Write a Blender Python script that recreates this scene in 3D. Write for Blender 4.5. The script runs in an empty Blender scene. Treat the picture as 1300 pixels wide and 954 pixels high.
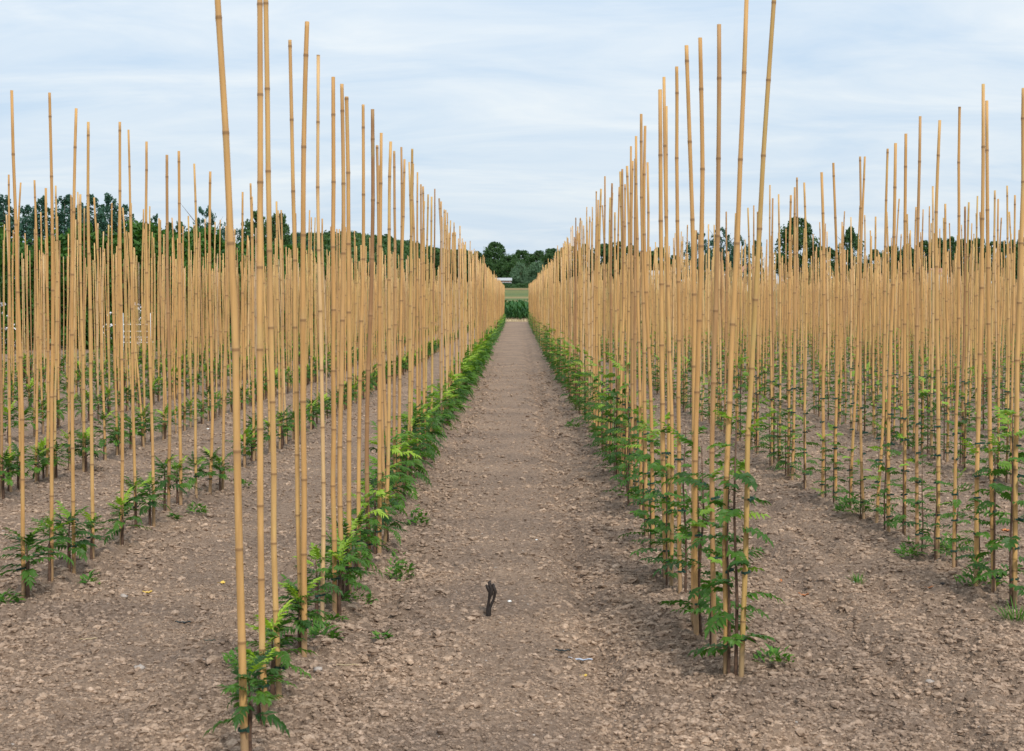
import bpy, math, random
import numpy as np
from mathutils import Vector, Matrix, Euler

rng = np.random.default_rng(7)
random.seed(7)
C = bpy.context.scene.collection
sc = bpy.context.scene
R = math.radians

# ------------------------------------------------------------------ camera
F = 1800.0                      # focal length in pixels of the 1300 px wide photo
EYE = 1.35
cam_d = bpy.data.cameras.new('camera')
cam = bpy.data.objects.new('camera', cam_d); C.objects.link(cam)
cam.location = (0, 0, EYE)
PITCH = math.atan(39 / F); YAW = math.atan(5.5 / F)
cam.rotation_euler = (math.pi / 2 - PITCH, 0, YAW)
cam_d.sensor_width = 36; cam_d.lens = F / 1300 * 36
cam_d.shift_y = -45 / 1300
cam_d.clip_start = 0.1; cam_d.clip_end = 6000
cam_d.dof.use_dof = True; cam_d.dof.focus_distance = 10.5; cam_d.dof.aperture_fstop = 11
sc.camera = cam
RM = np.array(Euler((math.pi / 2 - PITCH, 0, YAW)).to_matrix())

def at_depth(px, py, Y):
    d = RM @ np.array([(px - 650) / F, -(py - 432) / F, -1.0])
    d = d * (Y / d[1])
    return np.array([d[0], Y, EYE + d[2]])

PD = np.array([-50, 0, 15, 30, 60, 91, 97, 400, 450, 600, 6000.])
PZ = np.array([0, 0, 0, .03, .2, .50, .56, 7.35, 8.2, 10, 10.])
def gz(Y): return np.interp(Y, PD, PZ)
def on_ground(px, py):
    Y = 8.0
    for _ in range(60):
        d = RM @ np.array([(px - 650) / F, -(py - 432) / F, -1.0])
        Y = 0.5 * Y + 0.5 * float((gz(Y) - EYE) / d[2] * d[1])
    return at_depth(px, py, Y)

# ------------------------------------------------------------------ noise
def h2(ix, iy, s=0):
    n = (ix.astype(np.int64) * 374761393 + iy.astype(np.int64) * 668265263 + s * 974711) & 0xffffffff
    n = ((n ^ (n >> 13)) * 1274126177) & 0xffffffff
    n = n ^ (n >> 16)
    return (n & 0xffffff) / float(0x1000000)
def vnoise(x, y, s=0):
    ix = np.floor(x); iy = np.floor(y); fx = x - ix; fy = y - iy
    fx = fx * fx * (3 - 2 * fx); fy = fy * fy * (3 - 2 * fy)
    a = h2(ix, iy, s); b = h2(ix + 1, iy, s); c = h2(ix, iy + 1, s); d = h2(ix + 1, iy + 1, s)
    return (a + (b - a) * fx) * (1 - fy) + (c + (d - c) * fx) * fy
def fbm(x, y, o=4, s=0):
    r = 0; a = .5
    for k in range(o):
        r = r + a * vnoise(x * 2 ** k + 17 * k, y * 2 ** k + 5 * k, s + k); a *= .5
    return r
def clods(x, y, s=0, p=.75):
    """rounded lumps, one at most in each cell"""
    x = x + .35 * vnoise(x * 2.3, y * 2.3, s + 50); y = y + .35 * vnoise(x * 2.1, y * 2.1, s + 60)
    ix = np.floor(x); iy = np.floor(y); out = np.zeros_like(x)
    for dx in (-1, 0, 1):
        for dy in (-1, 0, 1):
            cx = ix + dx; cy = iy + dy
            jx = cx + h2(cx, cy, s + 1); jy = cy + h2(cx, cy, s + 2)
            r = .25 + .5 * h2(cx, cy, s + 3) ** 1.5
            on = h2(cx, cy, s + 4) < p
            d2 = (x - jx) ** 2 + (y - jy) ** 2
            hgt = np.sqrt(np.maximum(r * r - d2, 0)) * on
            out = np.maximum(out, hgt)
    return out

def relief(x, y):
    f = np.clip((95 - y) / 60, 0, 1) * np.clip(y / 1.0, 0, 1)
    # roughness: the strips beside the rows are lumpier than the rolled middle of each track
    m = np.zeros_like(x)
    for c in ROWX: m = np.maximum(m, np.exp(-((x - c) / .30) ** 2))
    for c in (-.5, .52, -1.15, -1.95, 1.25, 1.8): m = np.maximum(m, .8 * np.exp(-((x - c) / .13) ** 2))
    rough = .5 + .7 * m
    z = .030 * (fbm(x * 1.7, y * .8, 3, 1) - .45)
    z = z + rough * (.040 * (fbm(x * 8, y * 8, 3, 2) - .45)) + .006 * (fbm(x * 34, y * 34, 3, 40) - .45)
    z = z + rough * (.036 * clods(x / .085, y / .085, 10, .5))
    z = z + rough * (.018 * clods(x / .042, y / .042, 20, .7))
    z = z + (.7 + .4 * rough) * .006 * clods(x / .019, y / .019, 30, .8)
    # wheel ruts along the tracks
    wob = .03 * (vnoise(y * .5, y * 0 + 3, 5) - .5)
    for c, w, d in ((.335, .085, .070), (.28, .16, .012), (-.33, .10, .010), (-.60, .06, .025), (1.42, .09, .065), (1.76, .08, .050),
                    (1.15, .1, .012), (-1.42, .08, .03), (-1.75, .08, .014), (.62, .06, .010)):
        z = z - d * np.exp(-((x - c - wob) / w) ** 2) * (.25 + 1.5 * fbm(x * 4, y * 1.6, 3, 8))
    for c in ROWX: z = z + .018 * np.exp(-((x - c) / .16) ** 2)
    return z * f

ROWX = [-.818, .818, -2.27, 2.22, -3.62, 3.72] + [-3.62 - 1.42 * k for k in range(1, 9)] + [3.72 + 1.45 * k for k in range(1, 24)]

# ------------------------------------------------------------------ mesh helpers
def mesh(name, V, Fc, m=None, attrs=None, smooth=False):
    """V (n,3); Fc: (k,3) or (k,4) int array, or a list of such arrays"""
    me = bpy.data.meshes.new(name)
    V = np.asarray(V, dtype=np.float32)
    fl = Fc if isinstance(Fc, list) else [Fc]
    fl = [np.asarray(f, dtype=np.int32) for f in fl if len(f)]
    me.vertices.add(len(V)); me.vertices.foreach_set('co', V.ravel())
    nl = sum(f.size for f in fl); nf = sum(len(f) for f in fl)
    me.loops.add(nl); me.polygons.add(nf)
    me.loops.foreach_set('vertex_index', np.concatenate([f.ravel() for f in fl]))
    tot = np.concatenate([np.full(len(f), f.shape[1], dtype=np.int32) for f in fl])
    st = np.concatenate([[0], np.cumsum(tot)[:-1]]).astype(np.int32)
    me.polygons.foreach_set('loop_start', st)
    me.polygons.foreach_set('use_smooth', np.full(nf, smooth, dtype=bool))
    if attrs:
        for k, a in attrs.items():
            at = me.attributes.new(k, 'FLOAT', 'POINT'); at.data.foreach_set('value', np.asarray(a, dtype=np.float32))
    me.update(calc_edges=True); me.validate()
    if m: me.materials.append(m)
    return me
def obj(name, me, parent=None, loc=None):
    o = bpy.data.objects.new(name, me); C.objects.link(o)
    if parent: o.parent = parent
    if loc is not None: o.location = loc
    return o
def empty(name, loc, rz=0):
    o = bpy.data.objects.new(name, None); C.objects.link(o); o.location = loc; o.rotation_euler = (0, 0, rz)
    o.empty_display_size = .1
    return o
def tag(o, label=None, cat=None, group=None, kind=None):
    if label: o['label'] = label
    if cat: o['category'] = cat
    if group: o['group'] = group
    if kind: o['kind'] = kind
    return o
def grid_faces(nr, nc):
    a = (np.arange(nr - 1)[:, None] * nc + np.arange(nc - 1)[None, :]).ravel()
    return np.stack([a, a + 1, a + nc + 1, a + nc], 1)
def tube(P, rad, n=8, cap=True, seg=None):
    """tube along polyline P with radii; returns V, [quads, caps]"""
    P = np.asarray(P, float); k = len(P); rad = np.broadcast_to(rad, k)
    T = np.gradient(P, axis=0); T /= np.linalg.norm(T, axis=1)[:, None] + 1e-9
    up = np.array([0, 1, 0.]) if abs(T[0][1]) < .8 else np.array([1, 0, 0.])
    A = np.cross(T, up); A /= np.linalg.norm(A, axis=1)[:, None] + 1e-9
    B = np.cross(T, A)
    th = np.linspace(0, 2 * np.pi, n, endpoint=False)
    V = P[:, None] + rad[:, None, None] * (np.cos(th)[None, :, None] * A[:, None] + np.sin(th)[None, :, None] * B[:, None])
    V = V.reshape(-1, 3)
    i = np.arange(k - 1)[:, None] * n; j = np.arange(n)[None, :]; j2 = (j + 1) % n
    q = np.stack([i + j, i + j2, i + n + j2, i + n + j], -1).reshape(-1, 4)
    fs = [q]
    if cap: fs.append(np.array([[(k - 1) * n + t for t in range(n)]]))
    return V, fs
class Acc:
    def __init__(s): s.V = []; s.F = {}; s.n = 0; s.A = {}
    def add(s, V, F, **at):
        V = np.asarray(V, float)
        for f in (F if isinstance(F, list) else [F]):
            f = np.asarray(f)
            if len(f): s.F.setdefault(f.shape[1], []).append(f + s.n)
        s.V.append(V); s.n += len(V)
        for k, a in at.items(): s.A.setdefault(k, []).append(np.broadcast_to(np.asarray(a, float), len(V)))
        return s
    def mesh(s, name, m, smooth=False):
        return mesh(name, np.concatenate(s.V), [np.concatenate(f) for f in s.F.values()], m,
                    {k: np.concatenate(a) for k, a in s.A.items()}, smooth)
def box(x0, x1, y0, y1, z0, z1):
    V = np.array([(x, y, z) for x in (x0, x1) for y in (y0, y1) for z in (z0, z1)], float)
    return V, np.array([[0, 1, 3, 2], [4, 6, 7, 5], [0, 4, 5, 1], [2, 3, 7, 6], [0, 2, 6, 4], [1, 5, 7, 3]])
def copy_tree(o, parent=None):
    c = o.copy(); C.objects.link(c)
    if parent: c.parent = parent
    for ch in list(o.children): copy_tree(ch, c)
    return c

# ------------------------------------------------------------------ materials
def material(name):
    m = bpy.data.materials.new(name); m.use_nodes = True
    nt = m.node_tree; nt.nodes.clear()
    return m, nt, nt.nodes, nt.links
def N(nt, t, **kw):
    n = nt.nodes.new(t)
    for k, v in kw.items():
        if k.startswith('i_'):
            n.inputs[k[2:].replace('_', ' ')].default_value = v
        else: setattr(n, k, v)
    return n
def ramp(nt, fac, stops, interp='LINEAR'):
    n = nt.nodes.new('ShaderNodeValToRGB'); n.color_ramp.interpolation = interp
    e = n.color_ramp.elements
    while len(e) < len(stops): e.new(.5)
    for x, (p, c) in zip(e, stops): x.position = p; x.color = (*c, 1) if len(c) == 3 else c
    nt.links.new(fac, n.inputs[0]); return n.outputs[0]
def mixc(nt, f, a, b, mode='MIX'):
    n = nt.nodes.new('ShaderNodeMix'); n.data_type = 'RGBA'; n.blend_type = mode
    for s, v in ((0, f), (6, a), (7, b)):
        if hasattr(v, 'links'): nt.links.new(v, n.inputs[s])
        else: n.inputs[s].default_value = v if s == 0 else (*v, 1)
    return n.outputs[2]
def math_(nt, op, a, b=0., c=None):
    n = nt.nodes.new('ShaderNodeMath'); n.operation = op
    for s, v in ((0, a), (1, b), (2, c)):
        if v is None: continue
        if hasattr(v, 'links'): nt.links.new(v, n.inputs[s])
        else: n.inputs[s].default_value = v
    return n.outputs[0]
def noise(nt, vec, scale, detail=3, rough=.5):
    n = nt.nodes.new('ShaderNodeTexNoise'); n.inputs['Scale'].default_value = scale
    n.inputs['Detail'].default_value = detail; n.inputs['Roughness'].default_value = rough
    if vec is not None: nt.links.new(vec, n.inputs['Vector'])
    return n.outputs[0]
def finish(nt, col, rough=.9, bump=None, bd=.01, spec=.3, trans=None):
    b = nt.nodes.new('ShaderNodeBsdfPrincipled'); o = nt.nodes.new('ShaderNodeOutputMaterial')
    b.inputs['Roughness'].default_value = rough; b.inputs['Specular IOR Level'].default_value = spec
    if hasattr(col, 'links'): nt.links.new(col, b.inputs['Base Color'])
    else: b.inputs['Base Color'].default_value = (*col, 1)
    if bump is not None:
        bn = nt.nodes.new('ShaderNodeBump'); bn.inputs['Distance'].default_value = bd; bn.inputs['Strength'].default_value = 1
        nt.links.new(bump, bn.inputs['Height']); nt.links.new(bn.outputs[0], b.inputs['Normal'])
    out = b.outputs[0]
    if trans:
        t = nt.nodes.new('ShaderNodeBsdfTranslucent')
        g = mixc(nt, 1., col, (1.3, 1.5, .5), 'MULTIPLY'); nt.links.new(g, t.inputs['Color'])
        mx = nt.nodes.new('ShaderNodeMixShader'); mx.inputs[0].default_value = trans
        nt.links.new(out, mx.inputs[1]); nt.links.new(t.outputs[0], mx.inputs[2]); out = mx.outputs[0]
    nt.links.new(out, o.inputs[0])
def plain(name, col, rough=.8, var=.25, scale=30, spec=.3):
    m, nt, ns, ln = material(name)
    tc = N(nt, 'ShaderNodeTexCoord').outputs['Object']
    n = noise(nt, tc, scale, 4)
    c = ramp(nt, n, [(.3, tuple(x * (1 - var) for x in col)), (.7, tuple(min(1, x * (1 + var)) for x in col))])
    finish(nt, c, rough, spec=spec); return m

def soil_material(crumb=False):
    m, nt, ns, ln = material('crumbs' if crumb else 'soil')
    g = N(nt, 'ShaderNodeNewGeometry').outputs['Position']
    n1 = noise(nt, g, 1.3, 4, .6); n2 = noise(nt, g, 46, 6, .75); n3 = noise(nt, g, 210, 3, .7)
    c = ramp(nt, n2, [(.33, (.150, .106, .078)), (.46, (.325, .245, .180)), (.56, (.40, .305, .228)), (.66, (.56, .44, .345))])
    c2 = ramp(nt, n1, [(.35, (.80, .79, .80)), (.65, (1.14, 1.10, 1.06))])
    c = mixc(nt, 1., c, c2, 'MULTIPLY')
    sp = ramp(nt, n3, [(.64, (0, 0, 0)), (.72, (1, 1, 1))])
    c = mixc(nt, math_(nt, 'MULTIPLY', sp, .5), c, (.50, .43, .37))
    sp2 = ramp(nt, noise(nt, g, 85, 3, .6), [(.30, (1, 1, 1)), (.38, (0, 0, 0))])
    c = mixc(nt, math_(nt, 'MULTIPLY', sp2, .45), c, (.085, .058, .045))
    hgt = math_(nt, 'ADD', n2, math_(nt, 'MULTIPLY', n3, .5))
    if not crumb: c = mixc(nt, 1., c, (.78, .74, .72), 'MULTIPLY')      # soil sheet darkened, painting in crevice shade between the crumbs
    if crumb:
        t = N(nt, 'ShaderNodeAttribute', attribute_name='tone').outputs['Fac']
        c = mixc(nt, 1., c, ramp(nt, t, [(0, (.52, .48, .46)), (.5, (.92, .88, .86)), (1, (1.14, 1.10, 1.07))]), 'MULTIPLY')
    finish(nt, c, .95, hgt, .004 if crumb else .014, .15); return m
M = {}
M['soil'] = soil_material(); M['crumb'] = soil_material(True)

def field_material():
    m, nt, ns, ln = material('far_field')
    g = N(nt, 'ShaderNodeNewGeometry').outputs['Position']
    sx = N(nt, 'ShaderNodeSeparateXYZ'); ln.new(g, sx.inputs[0])
    st = N(nt, 'ShaderNodeMapping'); st.inputs['Scale'].default_value = (.03, .5, .3); ln.new(g, st.inputs[0])
    y = math_(nt, 'ADD', sx.outputs[1], math_(nt, 'MULTIPLY', noise(nt, st.outputs[0], 1, 3), 8))
    f = math_(nt, 'DIVIDE', y, 420.)
    G = (.085, .125, .030); S = (.24, .185, .07); B = (.21, .125, .045); L = (.15, .155, .04)
    c = ramp(nt, f, [(v / 420, k) for v, k in ((150, S), (180, S), (186, G), (199, G), (203, S), (214, S), (220, L), (240, G), (300, L), (325, G), (345, B), (372, S), (380, B), (400, G))])
    c = mixc(nt, 1., c, ramp(nt, noise(nt, g, 2.2, 4), [(.3, (.6, .6, .6)), (.7, (1.3, 1.3, 1.3))]), 'MULTIPLY')
    finish(nt, c, .95); return m
M['field'] = field_material()
M['grassland'] = plain('grassland', (.09, .14, .04), .95, .3, .3)

def cane_material():
    m, nt, ns, ln = material('bamboo')
    seg = N(nt, 'ShaderNodeAttribute', attribute_name='seg').outputs['Fac']
    rnd = N(nt, 'ShaderNodeAttribute', attribute_name='rnd').outputs['Fac']
    fr = math_(nt, 'FRACT', seg)
    d = math_(nt, 'ABSOLUTE', math_(nt, 'SUBTRACT', fr, .5))       # nodes at .5
    ring = ramp(nt, d, [(.0, (1, 1, 1)), (.010, (1, 1, 1)), (.022, (0, 0, 0))])
    halo = ramp(nt, d, [(.02, (1, 1, 1)), (.13, (0, 0, 0))])
    tc = N(nt, 'ShaderNodeTexCoord').outputs['Object']
    mp = N(nt, 'ShaderNodeMapping'); mp.inputs['Scale'].default_value = (60, 60, 5); ln.new(tc, mp.inputs[0])
    off = N(nt, 'ShaderNodeCombineXYZ'); ln.new(math_(nt, 'MULTIPLY', rnd, 100), off.inputs[2])
    va = N(nt, 'ShaderNodeVectorMath', operation='ADD'); ln.new(mp.outputs[0], va.inputs[0]); ln.new(off.outputs[0], va.inputs[1])
    streak = noise(nt, va.outputs[0], 1, 4, .6)
    mp2 = N(nt, 'ShaderNodeMapping'); mp2.inputs['Scale'].default_value = (6, 6, 3); ln.new(tc, mp2.inputs[0])
    va2 = N(nt, 'ShaderNodeVectorMath', operation='ADD'); ln.new(mp2.outputs[0], va2.inputs[0]); ln.new(off.outputs[0], va2.inputs[1])
    blot = noise(nt, va2.outputs[0], 1, 3, .6)
    base = ramp(nt, rnd, [(.0, (.32, .175, .080)), (.10, (.45, .265, .115)), (.3, (.58, .345, .132)), (.5, (.52, .295, .108)), (.65, (.58, .365, .142)), (.8, (.48, .31, .108)), (.92, (.64, .42, .20)), (1., (.44, .31, .20))])
    c = mixc(nt, 1., base, ramp(nt, streak, [(.3, (.78, .74, .70)), (.55, (1, 1, 1)), (.75, (1.12, 1.10, 1.05))]), 'MULTIPLY')
    c = mixc(nt, math_(nt, 'MULTIPLY', ramp(nt, blot, [(.55, (0, 0, 0)), (.72, (1, 1, 1))]), .6), c, (.40, .225, .10))
    c = mixc(nt, math_(nt, 'MULTIPLY', ramp(nt, blot, [(.25, (1, 1, 1)), (.42, (0, 0, 0))]), .35), c, (.50, .47, .20))
    c = mixc(nt, math_(nt, 'MULTIPLY', halo, .38), c, (.42, .25, .12))
    c = mixc(nt, math_(nt, 'MULTIPLY', ring, .72), c, (.20, .11, .05))
    sz = N(nt, 'ShaderNodeSeparateXYZ'); ln.new(tc, sz.inputs[0])
    mud = ramp(nt, math_(nt, 'ADD', sz.outputs[2], math_(nt, 'MULTIPLY', blot, -.16)), [(.0, (1, 1, 1)), (.05, (0, 0, 0))])
    c = mixc(nt, math_(nt, 'MULTIPLY', mud, .6), c, (.24, .175, .125))
    finish(nt, c, .6, streak, .0006, spec=.25); return m
M['cane'] = cane_material()

def leaf_material(name, dark, mid, light, trans=.3, rough=.6, spec=.25, ns_=3.):
    m, nt, ns, ln = material(name)
    t = N(nt, 'ShaderNodeAttribute', attribute_name='tone').outputs['Fac']
    g = N(nt, 'ShaderNodeNewGeometry').outputs['Position']
    n = noise(nt, g, ns_, 2)
    t = math_(nt, 'ADD', t, math_(nt, 'MULTIPLY', math_(nt, 'SUBTRACT', n, .5), .35))
    c = ramp(nt, t, [(.0, dark), (.5, mid), (1., light)])
    finish(nt, c, rough, spec=spec, trans=trans); return m
M['leafL'] = leaf_material('sapling_leaf', (.024, .074, .012), (.088, .200, .018), (.34, .48, .050), .3, .5, .35)
M['leafR'] = leaf_material('tall_sapling_leaf', (.020, .068, .012), (.072, .172, .016), (.30, .46, .055), .3, .5, .35)
M['weed'] = leaf_material('weed_leaf', (.035, .10, .018), (.08, .20, .03), (.22, .34, .06))
M['tree'] = leaf_material('tree_leaf', (.026, .062, .026), (.058, .118, .038), (.12, .20, .055), .25, ns_=.4)
M['poplar'] = leaf_material('poplar_leaf', (.030, .078, .062), (.055, .130, .095), (.13, .23, .17), .25, ns_=.4)
M['hedge'] = leaf_material('hedge_leaf', (.022, .070, .014), (.055, .135, .020), (.13, .25, .035), .25, ns_=.8)
M['willow'] = leaf_material('willow_leaf', (.07, .13, .075), (.12, .20, .12), (.20, .29, .18), .25, ns_=.4)
M['maize'] = leaf_material('maize_leaf', (.022, .080, .025), (.045, .135, .035), (.11, .22, .07), .2, ns_=.8)
M['blossom'] = plain('blossom', (.75, .75, .78), .8, .1)
M['bark'] = plain('bark', (.10, .075, .055), .9, .4, 6)
M['stem'] = plain('sapling_bark', (.105, .060, .038), .7, .45, 60)
M['greenstem'] = plain('green_stem', (.10, .11, .035), .6, .4, 60)
M['tie'] = plain('tie_plastic', (.018, .060, .040), .5, .2)
M['black'] = plain('charred_stick', (.026, .019, .016), .6, .4, 80)
M['stone'] = plain('stone', (.36, .31, .27), .9, .3, 40)
M['white'] = plain('white_paint', (.78, .78, .76), .5, .06)
M['plastic'] = plain('pale_plastic', (.42, .46, .54), .3, .25, spec=.6)
M['darkplastic'] = plain('dark_plastic', (.02, .03, .03), .4, .3)
M['orangeleaf'] = plain('dead_leaf', (.42, .16, .06), .8, .4, 60)
M['yellowleaf'] = plain('yellow_leaf', (.70, .48, .10), .7, .3, 60)
M['straw'] = plain('straw', (.62, .50, .30), .7, .2)
M['brick'] = plain('brick_wall', (.33, .17, .12), .9, .25, 3)
M['render'] = plain('rendered_wall', (.60, .56, .50), .9, .1, 1)
M['metalroof'] = plain('pale_roof', (.40, .41, .41), .5, .08, 1)
M['tiles'] = plain('tile_roof', (.36, .19, .14), .8, .25, 4)
M['pane'] = plain('window_glass', (.03, .04, .05), .1, .1, spec=.8)

# ------------------------------------------------------------------ ground
def build_ground():
    uu = np.concatenate([-np.geomspace(9, .48, 22)[:-1], np.linspace(-.48, .48, 900), np.geomspace(.48, 9, 22)[1:]])
    ys = [3.1]
    while ys[-1] < 45: ys.append(ys[-1] + max(.0065, ys[-1] ** 2 / 2500))
    ys += list(np.geomspace(ys[-1], 6000, 160)[1:])
    ys = np.concatenate([[-60, -20, -5, 0, 1.5, 2.6], ys])
    wy = np.maximum(ys, 2.9) + .2
    X = uu[None, :] * wy[:, None]; Y = np.repeat(ys[:, None], len(uu), 1)
    Z = gz(Y) + relief(X, Y)
    me = mesh('ground', np.stack([X, Y, Z], -1).reshape(-1, 3), grid_faces(len(ys), len(uu)), M['soil'], smooth=True)
    tag(obj('ground', me), kind='structure')
build_ground()
def gheight(x, y):
    x = np.atleast_1d(np.asarray(x, float)); y = np.atleast_1d(np.asarray(y, float))
    return gz(y) + relief(x, y)

def strip(name, y0, y1, x0, x1, m, lift, ny=120, nx=40):
    ys = np.linspace(y0, y1, ny); xs = np.linspace(x0, x1, nx)
    X, Y = np.meshgrid(xs, ys); Z = gz(Y) + lift
    tag(obj(name, mesh(name, np.stack([X, Y, Z], -1).reshape(-1, 3), grid_faces(ny, nx), m)), kind='structure')
strip('far_field', 128, 405, -220, 320, M['field'], .06)
strip('grassland', 405.5, 3000, -1600, 1800, M['grassland'], .08)
strip('grass_verge', 47, 127, -60, -13.5, M['grassland'], .05)

# loose clods and little stones lying over the soil (nobody could count them)
def lump(nseg=5, two=False):
    th = np.linspace(0, 2 * np.pi, nseg, endpoint=False)
    rings = ((-.35, .8), (.15, 1.), (.62, .62)) if two else ((-.3, .9), (.35, .85))
    V = [(0, 0, -.6)]
    for z, r in rings:
        for t in th: V.append((r * math.cos(t + z), r * math.sin(t + z), z))
    V.append((0, 0, .8)); V = np.array(V)
    V = V * (1 + .5 * (rng.random((len(V), 1)) - .5)) + .22 * (rng.random(V.shape) - .5)
    q = []; t3 = []; nr = len(rings)
    for k in range(nr - 1):
        for j in range(nseg): q.append([1 + k * nseg + j, 1 + k * nseg + (j + 1) % nseg, 1 + (k + 1) * nseg + (j + 1) % nseg, 1 + (k + 1) * nseg + j])
    for j in range(nseg):
        t3.append([0, 1 + (j + 1) % nseg, 1 + j]); t3.append([1 + (nr - 1) * nseg + j, 1 + (nr - 1) * nseg + (j + 1) % nseg, len(V) - 1])
    return V, np.array(q), np.array(t3)
def scatter(name, m, n, r0, sig, rmax, y0, y1, thin=True, strips=False):
    a = Acc()
    inv = rng.random(n); Y = 1 / (1 / y1 + inv * (1 / y0 - 1 / y1)); X = (rng.random(n) - .5) * .86 * Y
    if strips:       # cloddy shoulders beside the rows and the ruts
        cs = np.array([-.50, -.62, .50, .60, .30, -1.05, -2.0, -2.5, 1.10, 1.32, 1.6, 1.95, 2.5, -3.3, 3.4])
        X = cs[rng.integers(0, len(cs), n)] + rng.normal(size=n) * .10
        k = np.abs(X) < .43 * Y; X, Y = X[k], Y[k]; n = len(X)
    rad = np.minimum(r0 * np.exp(rng.normal(size=n) * sig) * (.45 + Y / 9), rmax)
    if thin:
        mid = np.exp(-(X / .30) ** 2) + .6 * np.exp(-((X - 1.5) / .25) ** 2) + .6 * np.exp(-((X + 1.55) / .3) ** 2)
        big = rad > r0 * (.45 + Y / 9) * 1.3
        keep = ~(big & (rng.random(n) < .8 * mid))
        keep &= rng.random(n) < .35 + 1.3 * vnoise(X * 3.1, Y * 2.3, 77)
        X, Y, rad = X[keep], Y[keep], rad[keep]
    Z = gheight(X, Y); idx = rng.integers(0, 24, len(X)); ang = rng.random(len(X)) * 6.28
    tone = np.clip(rng.normal(.5, .22, len(X)), 0, 1)
    for p in range(24):
        V, q, t3 = lump(); k = np.nonzero(idx == p)[0]
        V = V * np.array([1, .78, .66]); c, sn = np.cos(ang[k])[:, None], np.sin(ang[k])[:, None]
        W = np.stack([V[None, :, 0] * c - V[None, :, 1] * sn, V[None, :, 0] * sn + V[None, :, 1] * c, np.repeat(V[None, :, 2], len(k), 0)], -1)
        W = W * rad[k][:, None, None] + np.stack([X[k], Y[k], Z[k] + .12 * rad[k]], 1)[:, None]
        o = (np.arange(len(k)) * len(V))[:, None, None]
        a.add(W.reshape(-1, 3), [(q[None] + o).reshape(-1, 4), (t3[None] + o).reshape(-1, 3)], tone=np.repeat(tone[k], len(V)))
    return obj(name, a.mesh(name, m))
tag(scatter('soil_clods', M['crumb'], 210000, .0050, .58, .030, 3.2, 34), 'crumbled brown soil clods strewn all over the field', 'clods', kind='stuff')
tag(scatter('coarse_clods', M['crumb'], 26000, 0.0080, .48, .028, 3.2, 30, False, True), 'coarser lumps of soil lining the rows and wheel ruts', 'clods', kind='stuff')
tag(scatter('pebbles', M['stone'], 700, .0035, .4, .012, 3.2, 16, False), 'small pale pebbles strewn over the soil', 'pebbles', kind='stuff')

# ------------------------------------------------------------------ leaves
def leaflet(L, w, fold=.25):
    # narrow folded blade along +x, six vertices
    V = np.array([(0, 0, 0), (.38 * L, w / 2, fold * w), (L, 0, -.12 * L), (.38 * L, -w / 2, fold * w), (.4 * L, 0, 0)])
    return V, np.array([[0, 4, 1], [1, 4, 2], [0, 3, 4], [4, 3, 2]])
def rot(V, ax, a):
    c, s = math.cos(a), math.sin(a); W = V.copy(); i, j = {'x': (1, 2), 'y': (2, 0), 'z': (0, 1)}[ax]
    W[:, i] = V[:, i] * c - V[:, j] * s; W[:, j] = V[:, i] * s + V[:, j] * c; return W
def pinnate(L, pairs, ll, lw, elev, arch, ang=62, simple=False):
    """pinnate leaf in the xz plane starting at the origin"""
    t = np.linspace(0, 1, 7); e = elev - arch * t
    dx = np.cos(e) * L / 6; dz = np.sin(e) * L / 6
    P = np.stack([np.concatenate([[0], np.cumsum(dx[:-1])]), np.zeros(7), np.concatenate([[0], np.cumsum(dz[:-1])])], 1)
    Vs = []; Fs = []; n = 0
    def at(s):
        return np.array([np.interp(s, t, P[:, 0]), 0, np.interp(s, t, P[:, 2])]), np.interp(s, t, e)
    if simple:
        for s0, s1, k in ((.0, .5, .6), (.5, 1., .45)):
            p0, _ = at(s0); p1, _ = at(s1)
            w = ll * k
            Vs.append(np.array([p0 + (0, .01, 0), p0 * .5 + p1 * .5 + (0, w, -.2 * w), p1, p0 * .5 + p1 * .5 + (0, -w, -.2 * w)])); Fs.append(np.array([[0, 1, 2], [0, 2, 3]]) + n); n += 4
        return np.concatenate(Vs), np.concatenate(Fs)
    r = np.stack([P + (0, .0012, 0), P + (0, -.0012, 0)], 1).reshape(-1, 3)
    rf = [];
    for i in range(6): rf += [[2 * i, 2 * i + 1, 2 * i + 3], [2 * i, 2 * i + 3, 2 * i + 2]]
    Vs.append(r); Fs.append(np.array(rf)); n += len(r)
    for k in range(pairs):
        s = .22 + .72 * k / max(pairs - 1, 1); p, ee = at(s)
        size = math.sin(math.pi * (.18 + .68 * (s ** .8))) ** .7
        for sd in (-1, 1):
            V, Fc = leaflet(ll * size * random.uniform(.9, 1.1), lw * size)
            V = rot(V, 'x', sd * random.uniform(.0, .5)); V = rot(V, 'y', random.uniform(-.05, .35))
            V = rot(V, 'z', sd * R(ang - 22 * s) + random.uniform(-.1, .1)); V = rot(V, 'y', -ee)
            Vs.append(V + p); Fs.append(Fc + n); n += len(V)
    p, ee = at(1); V, Fc = leaflet(ll * .8, lw * .8); Vs.append(rot(V, 'y', -ee) + p); Fs.append(Fc + n)
    return np.concatenate(Vs), np.concatenate(Fs)

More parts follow.
